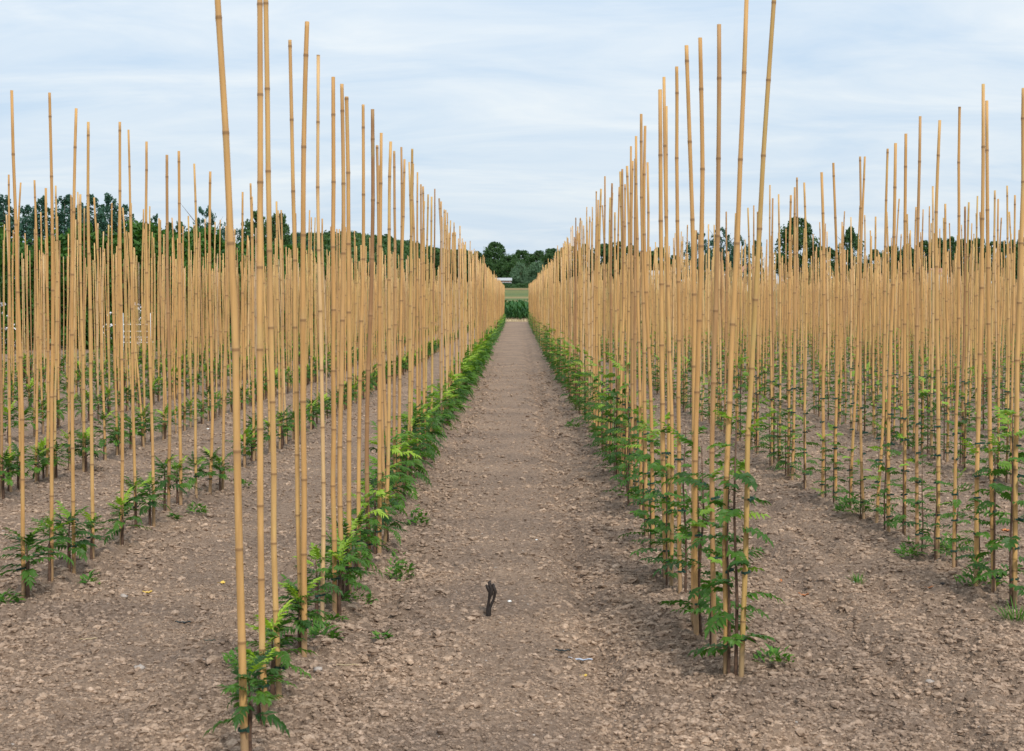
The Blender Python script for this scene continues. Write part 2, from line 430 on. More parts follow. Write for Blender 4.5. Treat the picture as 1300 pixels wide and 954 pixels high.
def short_sapling(seed, lod=0):
    """cut stub with a tuft of arching, feathery leaves"""
    random.seed(seed); a = Acc()
    h = random.uniform(.16, .22); top = h + random.uniform(.04, .10)
    nl = random.randint(12, 19)
    for k in range(nl):
        s = k / (nl - 1); z = h - .05 + (top - h + .05) * s
        L = random.uniform(.12, .175) * (1 - .25 * s)
        young = s > .72
        V, Fc = pinnate(L, 6, .056 * (1 - .25 * s), .0200, R(18 + 55 * s) + random.uniform(-.15, .15), R(random.uniform(45, 85)) * (1 - .35 * s), 50, lod)
        V = rot(V, 'x', random.uniform(-.3, .3)); V = rot(V, 'z', k * 2.4 + random.uniform(-.3, .3))
        tone = random.uniform(.62, .95) if (young and random.random() < .45) else random.uniform(.0, .45)
        a.add(V + (0, 0, z), Fc, tone=tone)
    b = Acc()
    V, Fc = tube([(0, 0, -.03), (.003, 0, h * .5), (-.002, .002, h), (0, 0, h + .01)], [.0105, .0085, .0078, .004], 7 if not lod else 4)
    b.add(V, Fc)
    if not lod:
        V, Fc = tube([(0, 0, h - .01), (.004, .002, top - .02), (.006, 0, top + .02)], [.004, .003, .0015], 5); b.add(V, Fc)
    return a, b
def tall_sapling(seed, lod=0):
    """slender whip with alternate pinnate leaves from the ground up"""
    random.seed(seed); a = Acc()
    h = random.uniform(.66, .92); z = random.uniform(.05, .10); k = 0
    ph = random.uniform(0, 6)
    while z < h:
        s = z / h
        L = random.uniform(.12, .19) * (1.05 - .35 * s)
        young = s > .80
        V, Fc = pinnate(L, 6, .052 * (1.1 - .3 * s), .0250, R(random.uniform(5, 35) + 25 * (s > .85)), R(random.uniform(15, 60)), 66, lod)
        V = rot(V, 'x', random.uniform(-.35, .35)); V = rot(V, 'z', ph + k * 2.4)
        tone = random.uniform(.62, 1.) if (young and random.random() < .6) else random.uniform(.1, .52)
        if random.random() < .06: tone = .85
        a.add(V + (0, 0, z), Fc, tone=tone)
        z += random.uniform(.026, .062); k += 1
    w = random.uniform(-.012, .012)
    b = Acc(); V, Fc = tube([(0, 0, -.03), (w, 0, h * .3), (-w, w, h * .65), (0, 0, h)], [.0072, .0055, .0042, .002], 7 if not lod else 4); b.add(V, Fc)
    return a, b
def mid_sapling(seed, lod=0):
    random.seed(seed); a = Acc(); h = random.uniform(.27, .42); n = random.randint(14, 19)
    for k in range(n):
        s = k / (n - 1); z = .09 + (h - .07) * s ** .85; young = s > .62
        V, Fc = pinnate(random.uniform(.13, .19) * (1 - .2 * s), 6, .060, .021, R(5 + 60 * s) + random.uniform(-.2, .2), R(random.uniform(35, 75)), 52, lod)
        V = rot(V, 'x', random.uniform(-.3, .3)); V = rot(V, 'z', k * 2.4 + random.uniform(-.3, .3))
        a.add(V + (0, 0, z), Fc, tone=random.uniform(.55, .95) if (young and random.random() < .6) else random.uniform(.02, .5))
    b = Acc(); V, Fc = tube([(0, 0, -.03), (.003, 0, .16), (0, 0, h)], [.0095, .0075, .003], 7 if not lod else 4); b.add(V, Fc)
    return a, b
LSAP = []; RSAP = []; MSAP = []
for k in range(9):
    a, b = short_sapling(100 + k); LSAP.append((a.mesh('foliage', M['leafL']), b.mesh('stem', M['stem'], True), a, b))
    a, b = tall_sapling(200 + k); RSAP.append((a.mesh('foliage', M['leafR']), b.mesh('stem', M['stem'], True), a, b))
for k in range(9):
    a, b = mid_sapling(500 + k); MSAP.append((a.mesh('foliage', M['leafL']), b.mesh('stem', M['stem'], True), a, b))
MLOD = [mid_sapling(600 + k, 1) for k in range(6)]
LLOD = [short_sapling(300 + k, 1) for k in range(6)]
RLOD = [tall_sapling(400 + k, 1) for k in range(6)]

# ------------------------------------------------------------------ canes
def cane_geo(base, top, fine=True, r0=None, bow=None, rnd=None):
    base = np.asarray(base, float); top = np.asarray(top, float)
    Lc = np.linalg.norm(top - base); r0 = r0 or random.uniform(.0094, .0124); rt = r0 * random.uniform(.64, .80)
    ns = random.uniform(.24, .31); ph = random.random()
    s0 = ph; s1 = ph + Lc / ns
    rnd = random.random() if rnd is None else rnd
    if fine:
        nodes = [x for x in np.arange(math.floor(s0) - .5, s1 + 1, 1) if s0 < x < s1]
        ss = [s0, s1] + [x for n_ in nodes for x in (n_ - .05, n_ - .016, n_, n_ + .016, n_ + .05, n_ + .3, n_ - .3)]
        ss = np.array(sorted(x for x in ss if s0 <= x <= s1)); n = 10
    else:
        ss = np.linspace(s0, s1, 5); n = 5; nodes = []
    t = (ss - s0) / (s1 - s0)
    t = t + .16 * t * (t - 1)      # nodes closer together near the foot
    P = base[None] + (top - base)[None] * t[:, None]
    bow = bow if bow is not None else random.gauss(0, .009)
    bo = np.sin(np.pi * t) * bow + np.sin(2 * np.pi * t) * random.gauss(0, .006)
    P[:, 0] += bo; P[:, 1] += np.sin(np.pi * t) * random.gauss(0, .012)
    rad = r0 + (rt - r0) * t
    if fine:
        # small kinks at the nodes
        kx = np.cumsum([random.gauss(0, .0022) for _ in nodes]); kx = kx - np.linspace(0, kx[-1], len(kx))
        ky = np.array([random.gauss(0, .002) for _ in nodes])
        P[:, 0] += np.interp(ss, nodes, kx); P[:, 1] += np.interp(ss, nodes, ky)
        dn = np.abs((ss % 1) - .5)
        rad = rad * np.where(dn < .01, 1.13, np.where(dn < .03, 1.06, 1.0)) * np.where(dn > .2, .985, 1.)
    V, Fc = tube(P, rad, n)
    return V, Fc, np.repeat(ss, n), rnd

ROWS = {}          # row index -> list of (base, top, rnd)
def ground_z(x, y): return float(gheight(x, y)[0])
rows_info = {}
def add_meas(row, bx, by, tx, ty, rnd=None):
    b = on_ground(bx, by); t = at_depth(tx, ty, b[1])
    b[2] = ground_z(b[0], b[1]); ROWS.setdefault(row, []).append((b, t, rnd))
def add_top(row, tx, ty, rnd=None):
    X = rx[row]; Y = X * F / (tx - 655.5)
    t = at_depth(tx, ty, Y); h = t[2] - gz(Y)
    if h < 2.15: t[2] = gz(Y) + 2.2
    if h > 2.62: t[2] = gz(Y) + 2.55
    b = np.array([X + random.gauss(0, .014), Y, 0]); b[2] = ground_z(b[0], Y)
    ROWS.setdefault(row, []).append((b, t, rnd))
rx = {('L', 1): -.818, ('R', 1): .818, ('L', 2): -2.27, ('R', 2): 2.22, ('L', 3): -3.62, ('R', 3): 3.72}
for k in range(1, 5): rx[('L', 3 + k)] = -3.62 - 1.42 * k
for k in range(1, 24): rx[('R', 3 + k)] = 3.72 + 1.45 * k
L1, L2, L3, R1, R2, R3 = ('L', 1), ('L', 2), ('L', 3), ('R', 1), ('R', 2), ('R', 3)
for a in [(311, 985, 274, -40, .55), (336, 925, 330, -2, .3), (355, 893, 337, -14, .62), (383, 836, 368, 51, .6), (386, 840, 390, 28, .45), (409, 798, 404, 70, .92),
          (425, 786, 423, 98, .5), (435, 766, 434, 107, .2), (443, 759, 440, 123, .55), (456, 734, 461, 133, .4), (470, 724, 473, 139, .0),
          (481, 708, 484, 169, .5), (488, 697, 496, 180, .6)]: add_meas(L1, *a)
for a in [(500.5, 192), (509.5, 187), (519.5, 206), (522.5, 222), (524.5, 208), (530, 219), (537, 237), (543.5, 247), (548, 250), (552, 240), (557.5, 252), (560, 256),
          (564, 266), (566, 267), (568, 270), (572, 280), (578, 295), (584, 287), (587, 303), (591, 307), (597, 306), (599, 318), (602, 316)]: add_top(L1, *a)
for a in [(940, 867, 983, -3, .8), (922, 862, 948, -12, .35), (907, 832, 913, 31, .08), (886, 816, 889, 48, .5), (880, 800, 871.5, 58, .4), (865, 761, 859, 85, .45),
          (852, 748, 843, 98, .3), (846, 742, 838, 114, .3), (847, 735, 846, 135, .6), (829, 703, 819, 160, .5), (823, 690, 814, 145, .2), (813, 667, 807.5, 173, .4),
          (801, 649, 801, 186, .15)]: add_meas(R1, *a)
for a in [(796, 211), (790, 215), (787.5, 218), (777, 233), (768, 224), (763, 240), (759.5, 254), (757, 243), (752, 263), (745, 263), (736, 283), (731, 276.6),
          (727, 269), (725, 289), (720, 301), (717, 306), (712, 315), (708, 312)]: add_top(R1, *a)
for a in [(30, 765, 15, 115, .5), (66, 745, 63, 118, .5), (93, 732, 97, 138, .4), (118, 712, 112, 155, .6), (154, 697, 152, 155, .4), (173, 680, 163, 165, .55),
          (195, 671, 186, 180, .3), (214, 661, 212, 197, .05), (229, 646, 227, 192, .5), (249, 639, 246.5, 208, .6), (266, 633, 267, 218, .45), (282, 626, 289, 227, .2),
          (310, 598, 308, 244, .5), (322, 592, 318, 233, .4), (325, 588, 320, 250, .6)]: add_meas(L2, *a)
for a in [(351, 256), (357, 267), (393, 267), (420, 288)]: add_top(L2, *a)
for a in [(14, 630, 11, 222, .5), (46, 617, 44, 229, .4), (59, 613, 58, 239, .5), (106, 602, 102, 247, .6), (134, 591, 119.5, 251, .4), (149, 584, 142, 258, .5), (183, 572, 156, 264, .3)]: add_meas(L3, *a)
for a in [(26, 232), (71, 236), (90, 248)]: add_top(L3, *a)
for a in [(1288, 778, 1300, 112, .6), (1262, 761, 1253, 128, .4), (1239, 750, 1248, 107, .3), (1211, 727, 1218, 136, .5), (1189, 715, 1193, 153, .6), (1165, 702, 1168, 148, .1),
          (1146.5, 688, 1150, 170, .5), (1128, 680, 1137, 182, .4), (1112, 670, 1127, 189, .55), (1096.5, 664, 1092, 199, .15), (1077, 654, 1098, 199, .5),
          (1061, 646, 1058, 207, .5), (1044, 637, 1043, 219, .4), (1022, 624, 1021, 232, .6), (1005, 613, 1009, 238, .2), (1001, 610, 1004, 248, .5)]: add_meas(R2, *a)
for a in [(981, 252), (962, 269), (957, 261), (949.5, 264), (934, 274), (922, 269), (899.5, 285), (893, 284)]: add_top(R2, *a)
for a in [(1288, 276), (1278.5, 236), (1263, 242), (1267, 269), (1241, 249), (1230, 257), (1225, 285), (1200, 259), (1180, 262), (1172, 266), (1163, 263)]: add_top(R3, *a)
# fill every row with canes up to its far end
FILL = {L1: 8.5, R1: 8.6, L2: 12.6, R2: 11.2, L3: 9.0, R3: 9.3}
for key, X in rx.items():
    have = ROWS.setdefault(key, [])
    Y = abs(X) / .385 - .5 if abs(X) > 3 else (9.5 if have else 4)
    if key in FILL: Y = FILL[key]
    Y += .3
    far = 91.5 if key[0] == 'L' else 91.0
    if key[0] == 'L' and key[1] > 5: far = 80 - (key[1] - 6) * 12
    step = .31 if key[0] == 'L' else .30
    while Y < far:
        if all(abs(v[0][1] - Y) > .2 for v in have[-60:] + have[:40]):
            if random.random() > .03:
                b = np.array([X + random.gauss(0, .022), Y, 0.]); b[2] = ground_z(b[0], Y) if Y < 50 else gz(Y)
                hh = random.gauss(2.40, .055)
                if random.random() < .05: hh -= random.uniform(.1, .35)
                t = b + (random.gauss(0, .028), random.gauss(0, .03), hh)
                t[2] -= .07 if Y < 27 else 0; have.append((b, t, None))
        Y += step * random.uniform(.85, 1.15)
    have.sort(key=lambda v: v[0][1])

ones = ['', 'first', 'second', 'third', 'fourth', 'fifth', 'sixth', 'seventh', 'eighth', 'ninth', 'tenth', 'eleventh', 'twelfth', 'thirteenth', 'fourteenth',
        'fifteenth', 'sixteenth', 'seventeenth', 'eighteenth', 'nineteenth', 'twentieth']
tens = {2: 'twenty', 3: 'thirty', 4: 'forty', 5: 'fifty', 6: 'sixty', 7: 'seventy'}
def ordinal(n):
    if n <= 20: return ones[n]
    t, o = divmod(n, 10)
    return {2: 'twentieth', 3: 'thirtieth', 4: 'fortieth', 5: 'fiftieth', 6: 'sixtieth', 7: 'seventieth'}[t] if o == 0 else tens[t] + '-' + ones[o]

allc = []
for key, lst in ROWS.items():
    n = 0
    for v in lst:
        b = v[0]
        vis = abs((b[0] * F / b[1])) < 668
        if vis: n += 1
        allc.append((key, n, v, vis))
vis = sorted([c for c in allc if c[3]], key=lambda c: c[2][0][1])
near = vis[:299]; rest = vis[299:]
DMAX = near[-1][2][0][1]
print('canes', len(vis), 'nearest 299 up to', DMAX)

# protos for ties: a small flat strap wound round cane and stem
def tie_mesh():
    a = Acc(); th = np.linspace(0, 2 * np.pi, 13)[:-1]
    V = []
    for z, s in ((-.0042, 1.), (.0042, 1.)):
        for rr in (.0155, .0132):
            for t in th: V.append((rr * math.cos(t), rr * math.sin(t) * 1.12, z + .002 * math.sin(t)))
    V = np.array(V); n = 12; F_ = []
    for j in range(n):
        k = (j + 1) % n
        F_ += [[j, k, 2 * n + k, 2 * n + j], [n + k, n + j, 3 * n + j, 3 * n + k], [2 * n + j, 2 * n + k, 3 * n + k, 3 * n + j], [k, j, n + j, n + k]]
    a.add(V, np.array(F_)); V, Fc = box(.017, .034, -.003, .003, -.004, .005); a.add(V, Fc)
    return a.mesh('tie', M['tie'])
TIE = tie_mesh()

def side(key): return 'left' if key[0] == 'L' else 'right'
GR_C = 'bamboo canes standing in rows'
def put_cane(key, n, v):
    b, t, rnd = v; random.seed(int(b[0] * 1000) * 7 + int(b[1] * 1000))
    rnd = random.random() if rnd is None else rnd
    foot = b.copy(); foot[2] -= .06
    V, Fc, seg, rnd = cane_geo(foot - b, t - b, True, rnd=rnd)
    lean = math.hypot(t[0] - b[0], 0)
    adj = 'leaning' if lean > .09 else ('dark brown' if rnd < .13 else ('greyish' if rnd > .93 else 'straw-coloured'))
    if key[0] == 'R' or b[1] < 14:
        root = empty('bamboo_cane', b)
        obj('culm', mesh('culm', V, Fc, M['cane'], {'seg': seg, 'rnd': np.full(len(V), rnd)}, True), root)
        zs = ([.12, .38, .62] if key[1] == 1 else [.10, .25, .40, .55, .70]) if key[0] == 'R' else [.13]
        for z in zs:
            if b[1] > 16 and z > .3: continue
            z += random.uniform(-.025, .025)
            p = (t - b) * (z / 2.4)
            o = obj('tie', TIE, root, (p[0], p[1], z)); o.rotation_euler = (random.uniform(-.12, .12), random.uniform(-.12, .12), random.uniform(-2.5, -.6))
    else:
        root = obj('bamboo_cane', mesh('bamboo_cane', V, Fc, M['cane'], {'seg': seg, 'rnd': np.full(len(V), rnd)}, True), None, b)
    tag(root, f'{adj} bamboo cane, {ordinal(n)} from the front in {ones[key[1]]} row {side(key)} of the track', 'cane', GR_C)

def sap_params(key, b):
    random.seed(int(b[0] * 1313) + int(b[1] * 777))
    if key[0] == 'L':
        s = random.uniform(.78, 1.15)
        if key[1] == 1: s *= float(np.interp(b[1], [4, 7, 7.2, 13, 91], [.82, 1.15, .95, 1.15, 1.15]))
        elif key[1] == 2: s *= .95
        if b[1] > 20: s *= 1.15
        if random.random() < .03: s *= .6
    else:
        s = random.uniform(.82, 1.12)
        if key[1] > 1: s *= random.uniform(.60, .95)
    ang = random.uniform(0, 6.28)
    off = (.022 * math.cos(ang), .022 * math.sin(ang))
    return s, off, random.uniform(0, 6.28), random.randrange(9)
def put_sapling(key, n, v):
    b = v[0]; s, off, rz, k = sap_params(key, b)
    x, y = b[0] + off[0], b[1] + off[1]
    root = empty('sapling', (x, y, ground_z(x, y)), rz); root.scale = (s, s, s)
    fm, sm = (RSAP if key[0] == 'R' else MSAP if (key[1] == 1 and b[1] > 7.1) else LSAP)[k][:2]
    obj('foliage', fm, root); obj('stem', sm, root)
    adj = 'tufted green' if key[0] == 'L' else 'slender leafy'
    tag(root, f'{adj} sapling by the {ordinal(n)} cane from the front, {ones[key[1]]} row {side(key)} of track', 'sapling', 'saplings tied to the canes')
for key, n, v, _ in near:
    put_cane(key, n, v); put_sapling(key, n, v)
# the canes and saplings further off, past the three hundred nearest
ca = Acc(); fa = {'L': Acc(), 'R': Acc()}; sa = Acc()
for key, n, v, _ in rest:
    b, t, rnd = v; random.seed(int(b[0] * 1000) * 7 + int(b[1] * 1000))
    foot = b.copy(); foot[2] -= .06
    V, Fc, seg, r_ = cane_geo(foot, t, False, random.uniform(.0112, .0140)); ca.add(V, Fc, seg=seg, rnd=r_)
    s, off, rz, k = sap_params(key, b)
    hi = b[1] < 38
    if key == L1: a, st = (MSAP[k][2:] if hi else MLOD[k % 6])
    elif key[0] == 'L': a, st = (LSAP[k][2:] if hi else LLOD[k % 6])
    else: a, st = (RSAP[k][2:] if hi else RLOD[k % 6])
    c, sn = math.cos(rz), math.sin(rz)
    for src, dst, tn in ((a, fa[key[0]], True), (st, sa, False)):
        if tn and not hasattr(src, 'cat'): src.cat = (np.concatenate(src.V), [np.concatenate(f) for f in src.F.values()], np.concatenate(src.A['tone']))
        if not tn and not hasattr(src, 'cat'): src.cat = (np.concatenate(src.V), [np.concatenate(f) for f in src.F.values()], None)
        W, FF, tone = src.cat
        W = np.stack([W[:, 0] * c - W[:, 1] * sn, W[:, 0] * sn + W[:, 1] * c, W[:, 2]], 1) * s + (b[0] + off[0], b[1] + off[1], b[2])
        if tn: dst.add(W, FF, tone=tone)
        else: dst.add(W, FF)
tag(obj('bamboo_canes', ca.mesh('bamboo_canes', M['cane'], True)), 'dense far stretch of straw-coloured bamboo canes filling the field', 'canes', kind='stuff')
tag(obj('tufted_saplings', fa['L'].mesh('tufted_saplings', M['leafL'])), 'far green sapling foliage in the rows left of the track', 'saplings', kind='stuff')
tag(obj('leafy_saplings', fa['R'].mesh('leafy_saplings', M['leafR'])), 'far green sapling foliage in the rows right of the track', 'saplings', kind='stuff')
tag(obj('sapling_stems', sa.mesh('sapling_stems', M['stem'])), 'thin brown stems of the far saplings', 'stems', kind='stuff')

# ------------------------------------------------------------------ weeds and litter on the soil
def weed_mesh(seed, w, h, n, kind='broad'):
    random.seed(seed); a = Acc()
    for k in range(n):
        az = random.uniform(0, 6.28); rr = random.random() ** .6
        if kind == 'grass':
            L = h * random.uniform(.6, 1.1); e = R(random.uniform(35, 85))
            V, Fc = leaflet(L, .006, .1)
        else:
            L = random.uniform(.025, .05); e = R(random.uniform(5, 60)); V, Fc = leaflet(L, L * .45, .2)
        V = rot(rot(V, 'x', random.uniform(-.4, .4)), 'y', -e); V = rot(V, 'z', az)
        px, py = (rr * w * .5 * math.cos(az + 1), rr * w * .35 * math.sin(az + 1)) if kind != 'grass' else (rr * w * .25 * math.cos(az), rr * w * .2 * math.sin(az))
        pz = 0 if kind == 'grass' else random.random() * h * (1 - rr * .7)
        a.add(V + (px, py, pz + .005), Fc, tone=random.uniform(.2, .75))
    return a.mesh('weed', M['weed'])
weeds = [(440, 770, .26, .05, 90, 'broad', 'low spreading weed on soil beside the left cane row', 'low weed patch creeping over soil right of the left cane row'),
         (412, 818, .12, .06, 60, 'broad', '', 'small dense weed near the bottom of the left cane row'),
         (507, 735, .14, .16, 90, 'broad', '', 'upright leafy weed on the left edge of the central track'),
         (487, 812, .05, .04, 22, 'broad', '', 'tiny green seedling on bare soil left of the black stick'),
         (418, 795, .12, .03, 40, 'broad', '', 'thin straggly weed between the low patch and the dense weed'),
         (531, 668, .12, .13, 80, 'broad', '', 'rounded weed on the left track edge beyond the upright weed'),
         (728, 546, .20, .09, 90, 'broad', '', 'lone dark weed on the right edge of the central track'),
         (1089, 742, .10, .08, 24, 'grass', '', 'small grass tuft on bare soil in the right-hand track'),
         (1083, 662, .22, .14, 150, 'broad', '', 'lush weed clump at the foot of the second right cane row'),
         (1243, 752, .22, .14, 130, 'broad', '', 'weed clump around the third cane foot in second right row'),
         (1290, 796, .26, .10, 60, 'grass', '', 'sprawling grassy weed at the lower right corner of the field'),
         (1212, 700, .20, .12, 110, 'broad', '', 'weed clump behind the fourth and fifth canes, second right row'),
         (1155, 712, .14, .10, 70, 'broad', '', 'small weed tangle at the foot of the sixth cane in second right row'),
         (114, 742, .08, .05, 30, 'broad', '', 'small green weed on soil just right of the second left cane row'),
         (5, 772, .16, .06, 60, 'broad', '', 'dark weed cut by the left edge of the photo'),
         (222, 664, .09, .05, 40, 'broad', '', 'small weed on soil at the foot of the eighth cane, second left row'),
         (250, 656, .14, .07, 60, 'broad', '', 'bright weed on soil in front of the ninth cane, second left row'),
         (309, 623, .12, .04, 40, 'broad', '', 'flat weed patch on the left-hand track beyond the bright weed'),
         (984, 850, .16, .05, 50, 'broad', '', 'low weed beside the front cane of the first right row'),
         (318, 850, .20, .08, 70, 'broad', '', 'weed tangle under the tufted sapling in the lower left foreground'),
         (842, 640 + 50, .12, .06, 40, 'broad', '', 'small weed under the leafy saplings of the first right row')]
for i, (x, y, w, h, n, kd, _, lab) in enumerate(weeds):
    p = on_ground(x, y); p[2] = ground_z(p[0], p[1])
    tag(obj('weed', weed_mesh(700 + i, w, h, n, kd), None, p), lab, 'weed', 'weeds on the bare soil')

# black forked stick standing in the track
def stick():
    p = on_ground(620, 784); p[2] = ground_z(p[0], p[1]) - .01
    a = Acc(); s = 1 / (F / p[1])
    for pts, r in (([(0, 0, 0), (2, 0, 14), (7, 1, 24), (9, 0, 34), (6, 0, 44)], [3.6, 2.2, 1.6, 2.2, 1.6]),
                   ([(0, 0, 0), (-1, 1, 12), (1, 0, 24), (3, 0, 33), (-1, 0, 40), (-3, 0, 43)], [3.2, 1.9, 1.8, 3.2, 2.4, 1.]),
                   ([(3, 0, 30), (4, -1, 38), (1, 0, 46), (3, 0, 48)], [3.4, 3.0, 2.0, 1.])):
        V, Fc = tube(np.array(pts, float) * s, np.array(r) * s, 7); a.add(V, Fc)
    tag(obj('forked_stick', a.mesh('forked_stick', M['black'], True), None, p), 'black charred forked stick standing upright in the central track', 'stick')
stick()
def flake(name, px, py, L, w, m, lab, cat, rz=0., bend=.25, lift=.006):
    n = 9; t = np.linspace(-1, 1, n); W = w * .5 * np.sqrt(np.clip(1 - t ** 2 * .96, .0, 1))
    V = []
    for i in range(n):
        z = bend * L * .25 * (t[i] ** 2) + .002 * math.sin(i * 2.1)
        V += [(t[i] * L / 2, -W[i], z), (t[i] * L / 2, 0, z - .15 * w), (t[i] * L / 2, W[i], z + .1 * w)]
    V = np.array(V); F1 = grid_faces(n, 3); nn = len(V)
    V2 = V - (0, 0, .0012)
    b = on_ground(px, py); b[2] = ground_z(b[0], b[1]) + lift
    o = obj(name, mesh(name, np.concatenate([V, V2]), [F1, F1[:, ::-1] + nn], m, smooth=True), None, b); o.rotation_euler = (R(-8), 0, rz)
    return tag(o, lab, cat)
flake('plastic_strip', 736, 833, .10, .022, M['plastic'], 'pale bluish plastic strip lying in the foreground of the central track', 'litter', -.25, .2, .012)
flake('plastic_strip', 714, 829, .06, .018, M['darkplastic'], 'dark curled plastic scrap touching the pale strip in the central track', 'litter', -.1, .2, .012)
flake('dead_leaf', 741, 852, .03, .02, M['yellowleaf'], 'yellowish dead leaf just below the pale plastic strip', 'leaf', .4, .5)
flake('dead_leaf', 281, 736, .045, .035, M['yellowleaf'], 'bright yellow leaf on soil left of the first left cane row', 'leaf', 1., .7)
flake('dead_leaf', 187, 749, .045, .03, M['yellowleaf'], 'dull yellow leaf on open soil between the two left cane rows', 'leaf', .3, .5)
flake('dead_leaf', 6, 745, .06, .035, M['orangeleaf'], 'orange-brown leaf at the left edge of the photo', 'leaf', .2, .5)
flake('dead_leaf', 988, 738, .05, .035, M['orangeleaf'], 'reddish dead leaf nearest the front right cane', 'leaf', .5, .8)
flake('dead_leaf', 1020, 743, .05, .03, M['orangeleaf'], 'curled reddish dead leaf, right one of two beside the front right cane', 'leaf', -.3, .8)
flake('dead_leaf', 1180, 749, .05, .028, M['orangeleaf'], 'orange dead leaf next to the black pebble on the right', 'leaf', .3, .6)
flake('dead_leaf', 1276, 676, .06, .05, M['orangeleaf'], 'pale orange leaf behind the second right cane row near the edge', 'leaf', .9, .6)
flake('straw_piece', 112, 813, .07, .009, M['straw'], 'short piece of yellow straw in the lower left soil', 'straw', .35, .1)
flake('straw_piece', 432, 854, .14, .008, M['straw'], 'long pale straw lying at the bottom left of the central track', 'straw', -.03, .05)
flake('plastic_strip', 232, 786, .07, .02, M['darkplastic'], 'black plastic scrap on soil between the two left cane rows', 'litter', .0, .2)
flake('plastic_tie', 266, 817, .05, .008, M['tie'], 'fallen dark green plastic tie left of the first left row', 'tie', .1, .1)
flake('green_leaf', 122, 732, .045, .022, M['greenstem'], 'pale green fallen leaf beside a small weed on the left', 'leaf', .8, .4)
def rock(px, py, s, m, lab):
    V, q, t3 = lump(9, True); V = V * np.array([1, .8, .7]) * s
    b = on_ground(px, py); b[2] = ground_z(b[0], b[1]) + .3 * s
    tag(obj('stone', mesh('stone', V, [q, t3], m, smooth=True), None, b), lab, 'stone')
rock(1196, 745, .016, M['black'], 'round black pebble beside an orange leaf in the right-hand track')
rock(157, 758, .020, M['stone'], 'pale egg-shaped stone on open soil in the lower left')
rock(176, 843, .026, M['stone'], 'flat pale stone at the bottom of the left-hand track')
rock(404, 864, .018, M['stone'], 'pale stone just left of the long pale straw at bottom')
rock(1180, 862, .018, M['stone'], 'pale stone at the bottom of the right-hand track')
rock(681, 686, .008, M['white'], 'tiny white pebble in the middle of the central track')
rock(647, 767, .010, M['white'], 'small white pebble just right of the black forked stick')
rock(264, 546, .020, M['white'], 'white stone between canes at the back of the left-hand track')
rock(1084, 739, .012, M['white'], 'small white pebble beside the grass tuft on the right')

# ------------------------------------------------------------------ trees
def leaf_quads(P, size, nrm_out, tone, droop=0):
    n = len(P)
    a = rng.normal(size=(n, 3)) + nrm_out * 1.2; a /= np.linalg.norm(a, axis=1)[:, None]
    u = np.cross(a, rng.normal(size=(n, 3))); u /= np.linalg.norm(u, axis=1)[:, None] + 1e-9
    v = np.cross(a, u); s = size * (.6 + .8 * rng.random((n, 1)))
    w = s * (.45 + .3 * rng.random((n, 1)))
    V = np.stack([P - u * s, P + v * w - .1 * s * a, P + u * s, P - v * w + .05 * s * a], 1).reshape(-1, 3)
    return V, np.arange(4 * n).reshape(n, 4), np.repeat(tone, 4)
def crown(seed, W, H, z0, nclump, nleaf, size, shape='round', cl=.17):
    """leaf clumps spread through the crown volume; W width, H crown height, z0 base of crown"""
    g = np.random.default_rng(seed)
    P = []; T = []; O = []
    for k in range(nclump):
        u = g.random(); th = g.random() * 6.283
        if shape == 'round': prof = math.sin(math.pi * min(.97, .12 + .86 * u)) ** .55
        elif shape == 'poplar': prof = (math.sin(math.pi * min(.96, .16 + .80 * u)) ** .55) * (1 - .25 * u)
        elif shape == 'shrub': prof = min(1, (1.02 - u) * 2.2) ** .5
        else: prof = 1.02 - u
        r = W / 2 * prof * (.35 + .65 * math.sqrt(g.random())) * (.82 + .3 * g.random())
        c = np.array([r * math.cos(th), r * math.sin(th), z0 + H * u])
        cr = W * cl * (.6 + .8 * g.random()) * (.6 if u > .85 else 1)
        m = max(6, int(nleaf / nclump * (.6 + .8 * g.random())))
        d = g.normal(size=(m, 3)); d /= np.linalg.norm(d, axis=1)[:, None]
        rr = cr * g.random((m, 1)) ** .4
        P.append(c + d * rr * np.array([1, 1, 1.9 if shape == 'poplar' else .85])); O.append(d)
        T.append(np.clip(g.normal(.38 + .22 * (g.random() - .5), .12, m), 0, 1))
    return leaf_quads(np.concatenate(P), size, np.concatenate(O), np.concatenate(T))
def trunk_mesh(seed, H, r, z1, W):
    g = np.random.default_rng(seed); a = Acc()
    P = [(0, 0, -.3), (.05, 0, z1 * .5), (0, .05, z1), (.02 * H, 0, z1 + (H - z1) * .5), (0, 0, H * .93)]
    V, Fc = tube(P, [r * 1.3, r, r * .85, r * .5, r * .08], 8); a.add(V, Fc)
    for k in range(9):
        z = z1 + (H - z1) * .75 * g.random(); th = g.random() * 6.28; L = W * .42 * g.random() + .15 * W
        e = np.array([math.cos(th) * L, math.sin(th) * L, z + L * .6])
        s = np.array([0, 0, z]); V, Fc = tube([s, (s + e) / 2 + (0, 0, -.04 * L), e], [r * .35, r * .22, r * .05], 5); a.add(V, Fc)
    return a.mesh('trunk', M['bark'], True)
TR = {}
